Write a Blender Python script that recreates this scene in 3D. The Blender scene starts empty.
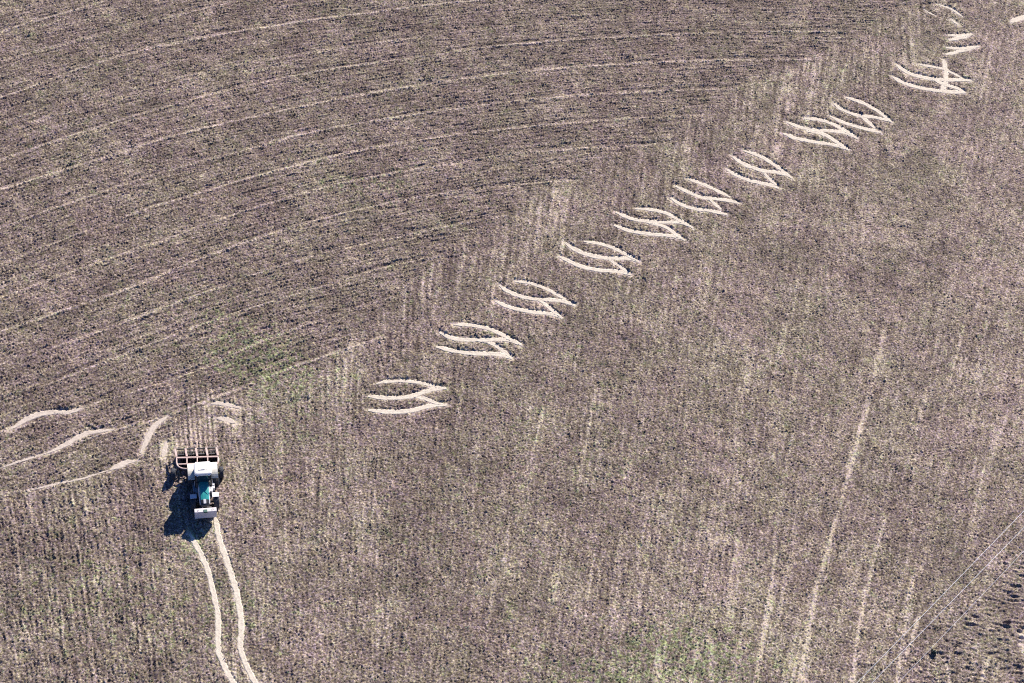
import bpy, bmesh, math, random
import numpy as np
from mathutils import Vector, Matrix
R = math.radians
random.seed(7)
rng = np.random.default_rng(11)
S = bpy.context.scene
COL = S.collection

# ------------------------------------------------------------------ camera
CH, DEP, ROLL, LENS = 112.0, R(50), R(10), 60.0
F = 1024 * LENS / 36.0
fw = np.array([0, math.cos(DEP), -math.sin(DEP)])
r0 = np.array([1.0, 0, 0]); u0 = np.array([0, math.sin(DEP), math.cos(DEP)])
rv = r0 * math.cos(ROLL) + u0 * math.sin(ROLL)
uv = -r0 * math.sin(ROLL) + u0 * math.cos(ROLL)
CP = np.array([0, 0, CH])

def at(px, py, z=0.0):
    """Point at height z seen at a pixel of the survey photo (used once, to survey the field)."""
    d = fw + rv * ((px - 512) / F) + uv * ((341.5 - py) / F)
    t = (z - CH) / d[2]
    return CP + d * t

cam = bpy.data.cameras.new("camera"); cam.lens = LENS; cam.sensor_width = 36; cam.clip_end = 8000; cam.clip_start = 1
co = bpy.data.objects.new("camera", cam); COL.objects.link(co)
M4 = Matrix(((rv[0], uv[0], -fw[0], 0), (rv[1], uv[1], -fw[1], 0), (rv[2], uv[2], -fw[2], CH), (0, 0, 0, 1)))
co.matrix_world = M4
S.camera = co

# ------------------------------------------------------------------ light
HEAD_A, HEAD_B = at(203.6, 488), at(206.0, 521)
sh = at(204.5 - 31, 488 + 40) - at(204.5, 488)
az = np.array([-sh[0], -sh[1]]); L = np.linalg.norm(az)
elev = math.atan2(2.8, L)
azd = az / L
sun_dir = np.array([azd[0] * math.cos(elev), azd[1] * math.cos(elev), math.sin(elev)])   # towards the sun
sl = bpy.data.lights.new("sun", 'SUN'); sl.energy = 5.0; sl.angle = R(0.5); sl.color = (1.0, 0.93, 0.84)
so = bpy.data.objects.new("sun", sl); COL.objects.link(so); so.location = (0, 60, 200)
so.rotation_euler = Vector(-sun_dir).to_track_quat('-Z', 'Y').to_euler()
W = bpy.data.worlds.new("World"); S.world = W; W.use_nodes = True
nt = W.node_tree; bg = nt.nodes["Background"]; bg.inputs[1].default_value = 0.05
sk = nt.nodes.new("ShaderNodeTexSky"); sk.sky_type = 'NISHITA'; sk.sun_disc = False
sk.sun_elevation = elev; sk.sun_rotation = math.atan2(sun_dir[0], sun_dir[1]); sk.dust_density = 0.6; sk.ozone_density = 5.0
tint = nt.nodes.new("ShaderNodeMix"); tint.data_type = 'RGBA'; tint.blend_type = 'MULTIPLY'; tint.inputs[0].default_value = 1
tint.inputs[7].default_value = (.58, .85, 1.40, 1)
nt.links.new(sk.outputs[0], tint.inputs[6]); nt.links.new(tint.outputs[2], bg.inputs[0])
S.view_settings.view_transform = 'Standard'; S.view_settings.look = 'None'
S.view_settings.exposure = 0.96; S.view_settings.gamma = 1
S.cycles.use_denoising = False
S.cycles.filter_width = 1.1
S.cycles.max_bounces = 5; S.cycles.diffuse_bounces = 3

# ------------------------------------------------------------------ helpers
def tag(o, label=None, cat=None, group=None, kind=None):
    if label: o["label"] = label
    if cat: o["category"] = cat
    if group: o["group"] = group
    if kind: o["kind"] = kind
    return o

def link(name, me, m, parent=None):
    o = bpy.data.objects.new(name, me); COL.objects.link(o)
    if m: me.materials.append(m)
    if parent: o.parent = parent
    return o

def obj(name, bm, m, parent=None, smooth=False):
    me = bpy.data.meshes.new(name)
    bmesh.ops.recalc_face_normals(bm, faces=bm.faces)
    bm.to_mesh(me); bm.free()
    if smooth:
        me.polygons.foreach_set("use_smooth", [True] * len(me.polygons))
    return link(name, me, m, parent)

def empty(name, loc, rz, label, cat, group=None):
    o = bpy.data.objects.new(name, None); COL.objects.link(o)
    o.location = loc; o.rotation_euler = (0, 0, rz); o.empty_display_size = .3
    return tag(o, label, cat, group)

def mat(name, col, rough=.6, metal=0.0, vary=.25, scale=6.0, dust=0.0, bump=0.0, spec=.5, dcol=(.42, .35, .27)):
    m = bpy.data.materials.new(name); m.use_nodes = True
    t = m.node_tree; b = t.nodes["Principled BSDF"]
    b.inputs["Roughness"].default_value = rough; b.inputs["Metallic"].default_value = metal
    b.inputs["Specular IOR Level"].default_value = spec
    tc = t.nodes.new("ShaderNodeTexCoord")
    n = t.nodes.new("ShaderNodeTexNoise"); n.inputs["Scale"].default_value = scale; n.inputs["Detail"].default_value = 6
    t.links.new(tc.outputs["Object"], n.inputs["Vector"])
    mr = t.nodes.new("ShaderNodeMapRange"); mr.inputs[1].default_value = .3; mr.inputs[2].default_value = .7
    mr.inputs[3].default_value = 1 - vary; mr.inputs[4].default_value = 1 + vary * .4
    t.links.new(n.outputs[0], mr.inputs[0])
    mx = t.nodes.new("ShaderNodeMix"); mx.data_type = 'RGBA'; mx.blend_type = 'MULTIPLY'; mx.inputs[0].default_value = 1
    mx.inputs[6].default_value = (*col, 1)
    t.links.new(mr.outputs[0], mx.inputs[7])
    out = mx.outputs[2]
    if dust > 0:
        n2 = t.nodes.new("ShaderNodeTexNoise"); n2.inputs["Scale"].default_value = 2.7; n2.inputs["Detail"].default_value = 8
        t.links.new(tc.outputs["Object"], n2.inputs["Vector"])
        r2 = t.nodes.new("ShaderNodeMapRange"); r2.inputs[1].default_value = .4; r2.inputs[2].default_value = .7
        r2.inputs[3].default_value = 0; r2.inputs[4].default_value = dust
        t.links.new(n2.outputs[0], r2.inputs[0])
        m2 = t.nodes.new("ShaderNodeMix"); m2.data_type = 'RGBA'
        t.links.new(r2.outputs[0], m2.inputs[0]); t.links.new(out, m2.inputs[6]); m2.inputs[7].default_value = (*dcol, 1)
        out = m2.outputs[2]
    t.links.new(out, b.inputs["Base Color"])
    if bump > 0:
        bn = t.nodes.new("ShaderNodeBump"); bn.inputs["Strength"].default_value = bump; bn.inputs["Distance"].default_value = .02
        t.links.new(n.outputs[0], bn.inputs["Height"]); t.links.new(bn.outputs[0], b.inputs["Normal"])
    return m

def box(bm, c, s, bev=0.0, rot=None, taper=None):
    """box centred at c with size s; taper=(tx,ty) scales the top."""
    g = bmesh.ops.create_cube(bm, size=1.0)
    vs = g["verts"]
    for v in vs:
        k = (1, 1)
        if taper and v.co.z > 0: k = taper
        v.co = Vector((v.co.x * s[0] * k[0], v.co.y * s[1] * k[1], v.co.z * s[2]))
    if bev > 0:
        es = list({e for v in vs for e in v.link_edges})
        r = bmesh.ops.bevel(bm, geom=es, offset=bev, segments=2, affect='EDGES', profile=.6)
        vs = list({v for f in r["faces"] for v in f.verts} | {v for v in vs if v.is_valid})
    if rot is not None:
        for v in vs: v.co = rot @ v.co
    for v in vs: v.co += Vector(c)
    return vs

def tube(bm, pts, r, seg=8, cap=True):
    pts = [Vector(p) for p in pts]
    rings = []
    for i, p in enumerate(pts):
        a = pts[max(i - 1, 0)]; b = pts[min(i + 1, len(pts) - 1)]
        d = (b - a).normalized()
        s = Vector((0, 0, 1)) if abs(d.z) < .9 else Vector((1, 0, 0))
        x = d.cross(s).normalized(); y = d.cross(x)
        rr = r[i] if isinstance(r, (list, tuple)) else r
        rings.append([bm.verts.new(p + x * rr * math.cos(2 * math.pi * k / seg) + y * rr * math.sin(2 * math.pi * k / seg)) for k in range(seg)])
    for A, B in zip(rings, rings[1:]):
        for k in range(seg):
            bm.faces.new((A[k], A[(k + 1) % seg], B[(k + 1) % seg], B[k]))
    if cap:
        bm.faces.new(rings[0][::-1]); bm.faces.new(rings[-1])

def sqbar(bm, a, b, w, h):
    a = Vector(a); b = Vector(b); d = b - a
    rot = d.to_track_quat('X', 'Z').to_matrix()
    box(bm, (a + b) / 2, (d.length, w, h), .012, rot)

def lathe_y(bm, prof, c, seg=32):
    """revolve profile [(y, r)] around the Y axis through c."""
    rings = []
    for y, r in prof:
        rings.append([bm.verts.new((c[0] + r * math.cos(2 * math.pi * k / seg), c[1] + y, c[2] + r * math.sin(2 * math.pi * k / seg))) for k in range(seg)])
    for A, B in zip(rings, rings[1:]):
        for k in range(seg):
            bm.faces.new((A[k], A[(k + 1) % seg], B[(k + 1) % seg], B[k]))
    if prof[0][1] > 1e-4: bm.faces.new(rings[0])
    if prof[-1][1] > 1e-4: bm.faces.new(rings[-1][::-1])

def loft(bm, secs, cap=True):
    rings = [[bm.verts.new(p) for p in s] for s in secs]
    n = len(rings[0])
    for A, B in zip(rings, rings[1:]):
        for k in range(n):
            bm.faces.new((A[k], A[(k + 1) % n], B[(k + 1) % n], B[k]))
    if cap:
        bm.faces.new(rings[0]); bm.faces.new(rings[-1][::-1])

def resample(pts, step):
    pts = np.array(pts, float)
    # Catmull-Rom smoothing
    if len(pts) > 2:
        P = np.vstack([2 * pts[0] - pts[1], pts, 2 * pts[-1] - pts[-2]])
        out = []
        for i in range(1, len(P) - 2):
            for t in np.linspace(0, 1, 24, endpoint=False):
                a, b, c, d = P[i - 1], P[i], P[i + 1], P[i + 2]
                out.append(.5 * ((2 * b) + (-a + c) * t + (2 * a - 5 * b + 4 * c - d) * t * t + (-a + 3 * b - 3 * c + d) * t ** 3))
        out.append(pts[-1]); pts = np.array(out)
    seg = np.linalg.norm(np.diff(pts, axis=0), axis=1); s = np.concatenate([[0], np.cumsum(seg)])
    n = max(2, int(s[-1] / step) + 1)
    q = np.linspace(0, s[-1], n)
    return np.stack([np.interp(q, s, pts[:, k]) for k in range(pts.shape[1])], 1)

def wpoly(px, step=.08):
    return resample([at(x, y)[:2] for x, y in px], step)

# ------------------------------------------------------------------ survey: lines on the field
def zz(x0, y0, sc, pts): return [(x0 + x / sc, y0 + y / sc) for x, y in pts]
c1 = lambda p: zz(355, 310, 5.69, p)
c2 = lambda p: zz(480, 220, 5.69, p)
c3 = lambda p: zz(600, 140, 5.69, p)
c4 = lambda p: zz(720, 80, 5.69, p)
c5 = lambda p: zz(874, 0, 6.83, p)
c6 = lambda p: zz(0, 380, 4.267, p)
c7 = lambda p: zz(160, 510, 3.95, p)
# (label, [(polyline, width m, strength)])
TRK = [
 ("lowest of the S shaped turning tracks, four near level pale ruts right of the tractor", [
  (c1([(120, 418), (180, 406), (260, 403), (350, 410), (430, 428), (490, 440)]), .42),
  (c1([(75, 490), (150, 498), (230, 500), (320, 490), (390, 468), (450, 449), (520, 445)]), .5),
  (c1([(330, 490), (400, 505), (450, 526), (490, 534)]), .40),
  (c1([(75, 568), (150, 578), (240, 580), (330, 570), (420, 546), (525, 538)]), .5)]),
 ("second S shaped turning track above the level one, its right end dipping down", [
  (c1([(560, 82), (640, 85), (720, 97), (800, 122), (880, 163), (950, 198)]), .46),
  (c1([(480, 128), (540, 155), (600, 168), (700, 170), (800, 168), (880, 172), (950, 200)]), .5),
  (c1([(680, 170), (760, 183), (820, 216), (890, 272)]), .46),
  (c1([(460, 208), (540, 228), (620, 242), (720, 248), (820, 252), (895, 275)]), .5)]),
 ("third S shaped turning track up from the tractor, with a dark shaded rut inside it", [
  (c2([(200, 348), (280, 358), (360, 385), (430, 420), (490, 452)]), .42),
  (c2([(110, 370), (150, 400), (220, 430), (320, 452), (400, 455), (480, 464), (540, 488)]), .5),
  (c2([(330, 455), (370, 480), (420, 520), (460, 550)]), .44),
  (c2([(85, 460), (150, 490), (250, 515), (340, 528), (420, 538), (470, 560)]), .5)]),
 ("fourth S shaped turning track up from the tractor, with a wide open upper loop", [
  (c2([(590, 120), (680, 135), (760, 160), (830, 195), (895, 232)]), .42),
  (c2([(485, 130), (540, 168), (610, 195), (700, 215), (780, 218), (850, 219), (905, 238)]), .52),
  (c2([(735, 225), (800, 268), (850, 303)]), .42),
  (c2([(450, 208), (520, 240), (600, 270), (680, 285), (780, 292), (860, 310)]), .52)]),
 ("fifth S shaped turning track up from the tractor, near the middle of the pale diagonal row", [
  (c3([(200, 390), (280, 395), (370, 415), (440, 450), (530, 500)]), .48),
  (c3([(90, 410), (160, 440), (240, 460), (340, 468), (440, 468), (500, 485)]), .5),
  (c3([(280, 475), (360, 490), (410, 520), (480, 570)]), .48),
  (c3([(80, 485), (160, 515), (260, 532), (380, 543), (440, 552), (485, 572)]), .5)]),
 ("sixth S shaped turning track up from the tractor, short and steeply slanted", [
  (c3([(500, 222), (580, 248), (660, 285), (740, 325)]), .5),
  (c3([(430, 262), (500, 295), (580, 325), (660, 335), (740, 345), (795, 362)]), .5),
  (c3([(620, 335), (660, 370), (690, 395)]), .46),
  (c3([(400, 330), (460, 365), (540, 392), (640, 405), (725, 425)]), .5)]),
 ("seventh S shaped turning track up from the tractor, standing alone below a touching pair", [
  (c4([(130, 400), (220, 430), (300, 475), (370, 525)]), .5),
  (c4([(70, 435), (130, 475), (220, 510), (300, 522), (370, 535), (410, 558)]), .54),
  (c4([(240, 520), (280, 560), (320, 598)]), .46),
  (c4([(40, 510), (110, 550), (200, 580), (280, 595), (335, 615)]), .54)]),
 ("broad braided turning track, lower left of the touching pair of S marks", [
  (c4([(480, 218), (560, 225), (640, 250), (720, 290), (785, 335)]), .52),
  (c4([(375, 238), (450, 265), (540, 285), (640, 290), (720, 302), (785, 335)]), .54),
  (c4([(490, 290), (580, 305), (650, 345), (735, 400)]), .54),
  (c4([(360, 305), (450, 335), (560, 355), (660, 372), (735, 398)]), .54)]),
 ("narrow S shaped turning track, upper right of the touching pair of S marks", [
  (c4([(715, 98), (800, 125), (880, 165), (940, 208), (975, 238)]), .52),
  (c4([(650, 135), (700, 170), (780, 200), (860, 210), (940, 225), (978, 240)]), .54),
  (c4([(790, 200), (840, 235), (880, 275)]), .54),
  (c4([(625, 205), (700, 240), (780, 265), (860, 285), (915, 298)]), .54)]),
 ("long flat S track cut across by one short upright rut near the upper right corner", [
  (c5([(310, 440), (400, 455), (470, 470), (540, 500), (600, 532)]), .44),
  (c5([(150, 440), (220, 490), (300, 520), (400, 540), (500, 545), (600, 545), (660, 552)]), .58),
  (c5([(400, 540), (470, 572), (560, 600), (620, 630)]), .52),
  (c5([(120, 520), (200, 565), (300, 595), (400, 615), (500, 625), (625, 632)]), .6),
  (c5([(475, 405), (490, 480), (488, 560), (462, 622)]), .6)]),
 ("lower of the two pale arrowhead tracks, two ruts meeting at the right tip", [
  (c5([(490, 325), (600, 330), (660, 322), (715, 315)]), .5),
  (c5([(490, 372), (560, 358), (640, 335), (715, 317)]), .55)]),
 ("upper of the two pale arrowhead tracks, stubby ruts meeting at the right", [
  (c5([(505, 240), (590, 242), (670, 232)]), .5),
  (c5([(512, 275), (590, 258), (670, 234)]), .6)]),
 ("thin broken turning track at the very top of the diagonal row", [
  (c5([(440, 30), (530, 62), (605, 115)]), .35),
  (c5([(532, 135), (575, 168)]), .6),
  (c5([(335, 60), (380, 88), (425, 108)]), .26)]),
 ("pale track stub running off the field edge near the upper right corner", [
  (c5([(935, 150), (970, 132), (1030, 118), (1090, 110)]), .7)]),
 ("uppermost of the three pale S ruts left of the tractor", [
  (c6([(40, 212), (70, 195), (110, 168), (170, 146), (230, 137), (300, 136)]), .52),
  (c6([(230, 137), (290, 138), (350, 120)]), .4)]),
 ("middle of the three pale S ruts left of the tractor, with a broad upper bend", [
  (c6([(200, 312), (280, 276), (320, 250), (370, 228), (420, 218), (485, 212)]), .48),
  (c6([(0, 375), (100, 342), (200, 312)]), .22)]),
 ("broken zigzag rut nearest to the left side of the cultivator", [
  (c6([(470, 382), (540, 352), (580, 345)]), .55),
  (c6([(600, 312), (622, 262), (655, 200), (715, 155)]), .52),
  (c6([(130, 470), (250, 440), (350, 420), (470, 382)]), .22),
  (c6([(710, 265), (695, 328)]), .45)]),
 ("two short pale ruts just right of the freshly worked strip behind the cultivator", [
  (c6([(900, 102), (940, 100), (1024, 118)]), .46),
  (c6([(922, 163), (960, 167), (1005, 182)]), .52)]),
 ("pair of long pale wheel ruts winding down the field in front of the tractor", [
  (c7([(118, 95), (135, 125), (165, 180), (192, 250), (216, 350), (230, 430), (228, 500), (235, 570), (260, 630), (295, 690), (330, 760)]), .46),
  (c7([(212, 22), (218, 40), (240, 130), (270, 220), (295, 300), (313, 380), (320, 460), (318, 540), (335, 600), (372, 675), (420, 760)]), .5)]),
]
# the tracks in front get a stronger bare look; pale thin ridges left by the drill (arcs)
ARC = [
 [(-40, 44), (0, 32), (95, 4), (130, -6)],
 [(-40, 74), (0, 62), (38, 51), (120, 30), (200, 10), (260, -4)],
 [(-40, 110), (0, 98), (115, 58), (210, 37), (320, 19), (370, 13), (440, 4), (520, -4)],
 [(-40, 136), (0, 124), (50, 108), (112, 93), (195, 74), (300, 55), (400, 40), (520, 26), (640, 18)],
 [(-40, 174), (0, 160), (90, 130), (165, 107), (235, 89), (310, 73), (370, 64), (430, 56), (510, 45), (640, 36), (760, 32), (860, 32)],
 [(-40, 204), (0, 190), (120, 153), (180, 135), (235, 121), (315, 104), (390, 90), (512, 73), (612, 65), (712, 61), (812, 60)],
 [(-40, 244), (0, 228), (85, 198), (165, 172), (245, 150), (320, 131), (400, 117), (510, 102), (577, 96), (662, 91), (737, 89)],
 [(-40, 282), (0, 265), (115, 220), (210, 190), (280, 170), (360, 151), (435, 138), (510, 129), (612, 120), (700, 116)],
 [(-40, 312), (0, 298), (100, 262), (165, 240), (205, 225), (280, 200), (355, 181), (430, 167), (510, 155), (587, 148), (650, 145)],
 [(-40, 346), (0, 332), (90, 302), (140, 284), (210, 255), (285, 230), (370, 207), (430, 196), (510, 185), (570, 180)],
 [(-40, 380), (0, 366), (90, 335), (185, 300), (260, 273), (330, 252), (400, 236), (510, 215)],
 [(-40, 408), (0, 396), (50, 383), (110, 360), (180, 333), (250, 309), (330, 284), (395, 265), (450, 255)],
 [(-30, 442), (0, 433), (75, 410), (100, 402), (165, 382), (220, 362), (260, 342), (320, 320), (395, 298)],
 [(-40, 478), (0, 466), (48, 452), (112, 431), (165, 417), (230, 392), (255, 382), (300, 365), (380, 338)],
 [(-40, 503), (30, 490), (60, 484), (115, 467)],
]
ARC_W = [.9, .6, 1.0, .5, 1.0, 1.1, 1.0, 1.0, .8, 1.0, .8, .8, .8, .9, .6]
DARKL = [[(450, 195), (510, 184), (580, 179)], [(350, 275), (400, 263), (470, 254)], [(280, 405), (310, 398), (328, 388)], [(425, 168), (512, 155)], [(240, 372), (300, 352)],
         [(600, 148), (680, 140)], [(860, 8), (960, 2)], [(330, 250), (420, 232)]]
STR = [
 ([(884, 330), (880, 352), (857, 442), (837, 517), (820, 577), (812, 612), (800, 690)], .55, .75),
 ([(846, 490), (832, 540), (824, 590)], .3, .6),
 ([(885, 520), (870, 577), (860, 622), (851, 690)], .36, .95),
 ([(914, 575), (905, 622), (896, 690)], .3, .95),
 ([(919, 617), (907, 654)], .32, 1.1),
 ([(776, 555), (767, 612), (756, 690)], .3, .7),
 ([(596, 390), (585, 450), (578, 490)], .3, .55),
 ([(544, 408), (530, 465)], .3, .7),
 ([(598, 525), (587, 600)], .3, .45),
 ([(634, 420), (626, 480)], .3, .4),
 ([(665, 450), (660, 485)], .3, .5),
 ([(947, 665), (951, 690)], .26, 1.1),
 ([(988, 660), (981, 680)], .3, 1.1),
 ([(1021, 634), (1023, 650)], .55, 1.2),
 ([(968, 596), (975, 590), (985, 578), (1030, 545)], .25, .4),
 ([(800, 640), (790, 690)], .3, .4), ([(710, 640), (712, 690)], .35, .6), ([(658, 650), (655, 690)], .3, .5),
 ([(1010, 410), (985, 470), (970, 540)], .4, .5), ([(938, 340), (920, 430)], .4, .4), ([(690, 520), (684, 560)], .3, .4),
 ([(840, 82), (845, 70), (850, 62)], .5, .5),
]

STR += [([(169.5 + 4.7 * i, 388 + (i * 37) % 9), (171.5 + 4.7 * i, 418), (173 + 4.7 * i, 449)], .22, .62) for i in range(10)]
# ------------------------------------------------------------------ ground: one sheet, fine near, coarse to the horizon
GS = 0.07
cs = np.array([at(x, y)[:2] for x in (-30, 1054) for y in (-30, 713)])
X0, X1 = cs[:, 0].min(), cs[:, 0].max(); Y0, Y1 = cs[:, 1].min(), cs[:, 1].max()
nx = int((X1 - X0) / GS) + 1; ny = int((Y1 - Y0) / GS) + 1
xs = X0 + np.arange(nx) * GS; ys = Y0 + np.arange(ny) * GS
GX, GY = np.meshgrid(xs, ys)              # [ny, nx]
print("ground grid", nx, ny)
fy = np.fft.fftfreq(ny, GS)[:, None]; fx = np.fft.rfftfreq(nx, GS)[None, :]
FR = np.sqrt(fx * fx + fy * fy) + 1e-9

def band(lo, hi, seed, ax=1.0, ay=1.0, slope=0.0):
    """gaussian noise holding wavelengths lo..hi metres (ax, ay stretch it)"""
    g = np.random.default_rng(seed).standard_normal((ny, nx)).astype(np.float32)
    f = np.sqrt((fx * ax) ** 2 + (fy * ay) ** 2) + 1e-9
    w = np.exp(-(f * lo) ** 2 * .7) * (1 - np.exp(-(f * hi) ** 2 * 1.5)) * f ** slope
    n = np.fft.irfft2(np.fft.rfft2(g) * w, s=(ny, nx)).astype(np.float32)
    return (n - n.mean()) / n.std()

def sstep(a, b, x):
    t = np.clip((x - a) / (b - a), 0, 1); return t * t * (3 - 2 * t)

def dist_field(poly, rad):
    D = np.full((ny, nx), 9.0, np.float32); k = int(rad / GS) + 1
    for p in poly:
        i = int((p[0] - X0) / GS); j = int((p[1] - Y0) / GS)
        i0, i1, j0, j1 = max(i - k, 0), min(i + k + 1, nx), max(j - k, 0), min(j + k + 1, ny)
        if i0 >= i1 or j0 >= j1: continue
        d = np.hypot(GX[j0:j1, i0:i1] - p[0], GY[j0:j1, i0:i1] - p[1])
        np.minimum(D[j0:j1, i0:i1], d, out=D[j0:j1, i0:i1])
    return D

def inside(px):
    P = np.array([at(x, y)[:2] for x, y in px]); m = np.zeros((ny, nx), bool)
    n = len(P)
    for i in range(n):
        (xa, ya), (xb, yb) = P[i], P[(i + 1) % n]
        if ya == yb: continue
        c = ((ya > GY) != (yb > GY)) & (GX < (xb - xa) * (GY - ya) / (yb - ya) + xa)
        m ^= c
    return m.astype(np.float32)

def blur(a, s):
    k = np.exp(-2 * (math.pi * s) ** 2 * FR ** 2)
    return np.fft.irfft2(np.fft.rfft2(a) * k, s=(ny, nx)).astype(np.float32)

wob = band(.8, 8, 1)
def zone(px, soft=.8, rag=.6):
    m = blur(inside(px), soft)
    return sstep(.5 - .28, .5 + .28, m + wob * .10 * rag)

Z_ARC = zone([(-300, -300), (880, -300), (930, -10), (850, 40), (800, 62), (735, 90), (690, 118), (630, 150), (560, 180), (525, 205), (490, 222), (440, 255), (400, 295), (350, 340), (300, 372), (235, 392), (215, 392), (165, 440), (112, 470), (40, 490), (-300, 540)], .9)
Z_SW = zone([(-300, 520), (20, 500), (110, 482), (160, 470), (150, 520), (165, 600), (185, 800), (-300, 800)], .8)
Z_SE = zone([(1100, 500), (1024, 560), (985, 590), (950, 622), (936, 645), (985, 648), (1100, 660)], 1.1, 1.6)
Z_SE2 = zone([(936, 645), (985, 648), (1100, 660), (1100, 800), (880, 800), (905, 683)], .6)
Z_STRIP = zone([(168, 384), (212, 386), (217, 452), (176, 452)], .22, .25)
Z_EDGE = zone([(930, -20), (985, -20), (880, 95), (760, 190), (640, 235), (520, 290), (450, 300), (390, 345), (350, 400), (310, 395), (345, 345), (400, 295), (440, 255), (490, 222), (540, 175), (600, 165), (700, 118), (760, 75), (850, 40)], .8)
Z_EAST = zone([(1000, -60), (1200, -60), (1200, 520), (1010, 530), (930, 430), (960, 250), (935, 120)], 2.5)

# row coordinates: the arcs (upper left) and the fan of rows (right and lower left)
pa, va = [], []
for i, a in enumerate(ARC[:12]):
    for p in wpoly(a, 3.0): pa.append(p); va.append(i)
pa = np.array(pa); va = np.array(va, float)
pc, psn = pa.mean(0), pa.std(0)
def pol(x, y):
    x = (x - pc[0]) / psn[0]; y = (y - pc[1]) / psn[1]
    return [np.ones_like(x), x, y, x * x, x * y, y * y, x ** 3, x * x * y, x * y * y]
cf = np.linalg.lstsq(np.stack(pol(pa[:, 0], pa[:, 1]), 1), va, rcond=None)[0]
SA = sum(c * t for c, t in zip(cf, pol(GX, GY))).astype(np.float32)
def kx(pA, pB):
    a = at(*pA)[:2]; b = at(*pB)[:2]; k = (b[0] - a[0]) / (b[1] - a[1]); return a[0] + k * (YR - a[1]), k
YR = at(512, 600)[1]
kxs, kks = zip(*[kx(*p) for p in (((28, 520), (50, 683)), ((188, 390), (192, 450)), ((330, 500), (324, 640)), ((595, 397), (576, 520)), ((776, 555), (757, 680)), ((868, 400), (800, 683)), ((1010, 410), (979, 545)))])
SF = GX.copy()
for _ in range(14): SF = GX - np.interp(SF, kxs, kks) * (GY - YR)
SF = blur(SF - GX, 1.2) + GX
SF = SF.astype(np.float32)

def line_noise(s, wl, seed, span):
    lo, hi = float(s.min()) - 2 * wl, float(s.max()) + 2 * wl
    n = int((hi - lo) / (wl / 4)) + 8
    g = np.random.default_rng(seed).standard_normal(n)
    g = np.convolve(g, np.hanning(7), 'same'); g /= g.std()
    return np.interp(s, np.linspace(lo, hi, n), g).astype(np.float32)

fan0 = line_noise(SF + wob * .03, .2, 3, 0); fan = .75 * np.sin(2 * np.pi * (SF + wob * .05) / .43 + 2.0 * fan0) + .75 * fan0 ; fan2 = line_noise(SF + wob * .08, 1.6, 4, 0); fan3 = line_noise(SF, 5.0, 5, 0)
arcn = line_noise(SA + wob * .008, .09, 6, 0); arcn2 = line_noise(SA + wob * .02, .45, 7, 0)
mod = np.clip(.55 + .45 * band(2, 14, 8), 0, 1.6)
mod2 = np.clip(.5 + .5 * band(1.2, 6, 9), 0, 1.6)

def row_noise(sx, tx, ws, wt, seed):
    """noise streaked along the rows: ws metres across, wt metres along"""
    ds, dt = ws / 5, wt / 5
    ns = int((sx.max() - sx.min()) / ds) + 6; nt_ = int((tx.max() - tx.min()) / dt) + 6
    g_ = np.random.default_rng(seed).standard_normal((nt_, ns))
    a_, b_ = np.fft.fftfreq(nt_)[:, None], np.fft.rfftfreq(ns)[None, :]
    f_ = np.sqrt(a_ * a_ + b_ * b_) * 5
    n_ = np.fft.irfft2(np.fft.rfft2(g_) * np.exp(-.8 * f_ ** 2) * (1 - np.exp(-3 * f_ ** 2)), s=(nt_, ns)); n_ /= n_.std()
    i = (sx - sx.min()) / ds; j = (tx - tx.min()) / dt
    i0 = i.astype(np.int32); j0 = j.astype(np.int32); a = (i - i0).astype(np.float32); b = (j - j0).astype(np.float32)
    return (n_[j0, i0] * (1 - a) * (1 - b) + n_[j0, i0 + 1] * a * (1 - b) + n_[j0 + 1, i0] * (1 - a) * b + n_[j0 + 1, i0 + 1] * a * b).astype(np.float32)
ARCM = 4.6      # metres between two drill lines
rf1 = row_noise(SF, GY, .30, 1.5, 60); rf2 = row_noise(SF, GY, .42, 9.0, 61); rf3 = row_noise(SF, GY, 1.1, 22.0, 62)
ra1 = row_noise(SA * ARCM, GX, .30, 1.5, 63); ra2 = row_noise(SA * ARCM, GX, .45, 10.0, 64); ra3 = row_noise(SA * ARCM, GX, 1.3, 26.0, 65)
row1 = rf1 * (1 - Z_ARC) + ra1 * Z_ARC; row2 = rf2 * (1 - Z_ARC) + ra2 * Z_ARC; row3 = rf3 * (1 - Z_ARC) + ra3 * Z_ARC
# height
clod = band(.14, .28, 20); clod2 = band(.24, .7, 21); big = band(1.5, 6, 22); fine = band(.10, .19, 23)
rough = np.clip(1 + .13 * band(1.5, 9, 24), .6, 1.5)
lump = np.clip(clod, -1.6, None); lump = np.where(lump > 0, lump * (1 + .25 * lump), lump)
H = (.030 * lump + .012 * clod2 + .013 * fine + .020 * row1) * rough
H += .02 * big
H *= 1 - .12 * (1 - Z_ARC) * (1 - Z_SW)
notarc = 1 - Z_ARC
H += .030 * fan * np.clip(Z_SW * .7 + .25 * notarc, 0, .95) * mod2
H += .012 * row2 * (1 - Z_SE)
wv = band(.30, 1.1, 25, 3.6, 1.0)
H = H * (1 - .62 * Z_SE) + Z_SE * ((.048 * wv) * np.clip(.7 + .5 * band(.8, 4, 26), .1, 1.7) + .012 * clod) + Z_SE2 * .03 * wv
stripn = 1.1 * np.sin(2 * np.pi * (SF + wob * .015) / .37) + .4 * fan0
H = H * (1 - .3 * Z_STRIP) + Z_STRIP * (.028 * stripn)

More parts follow.
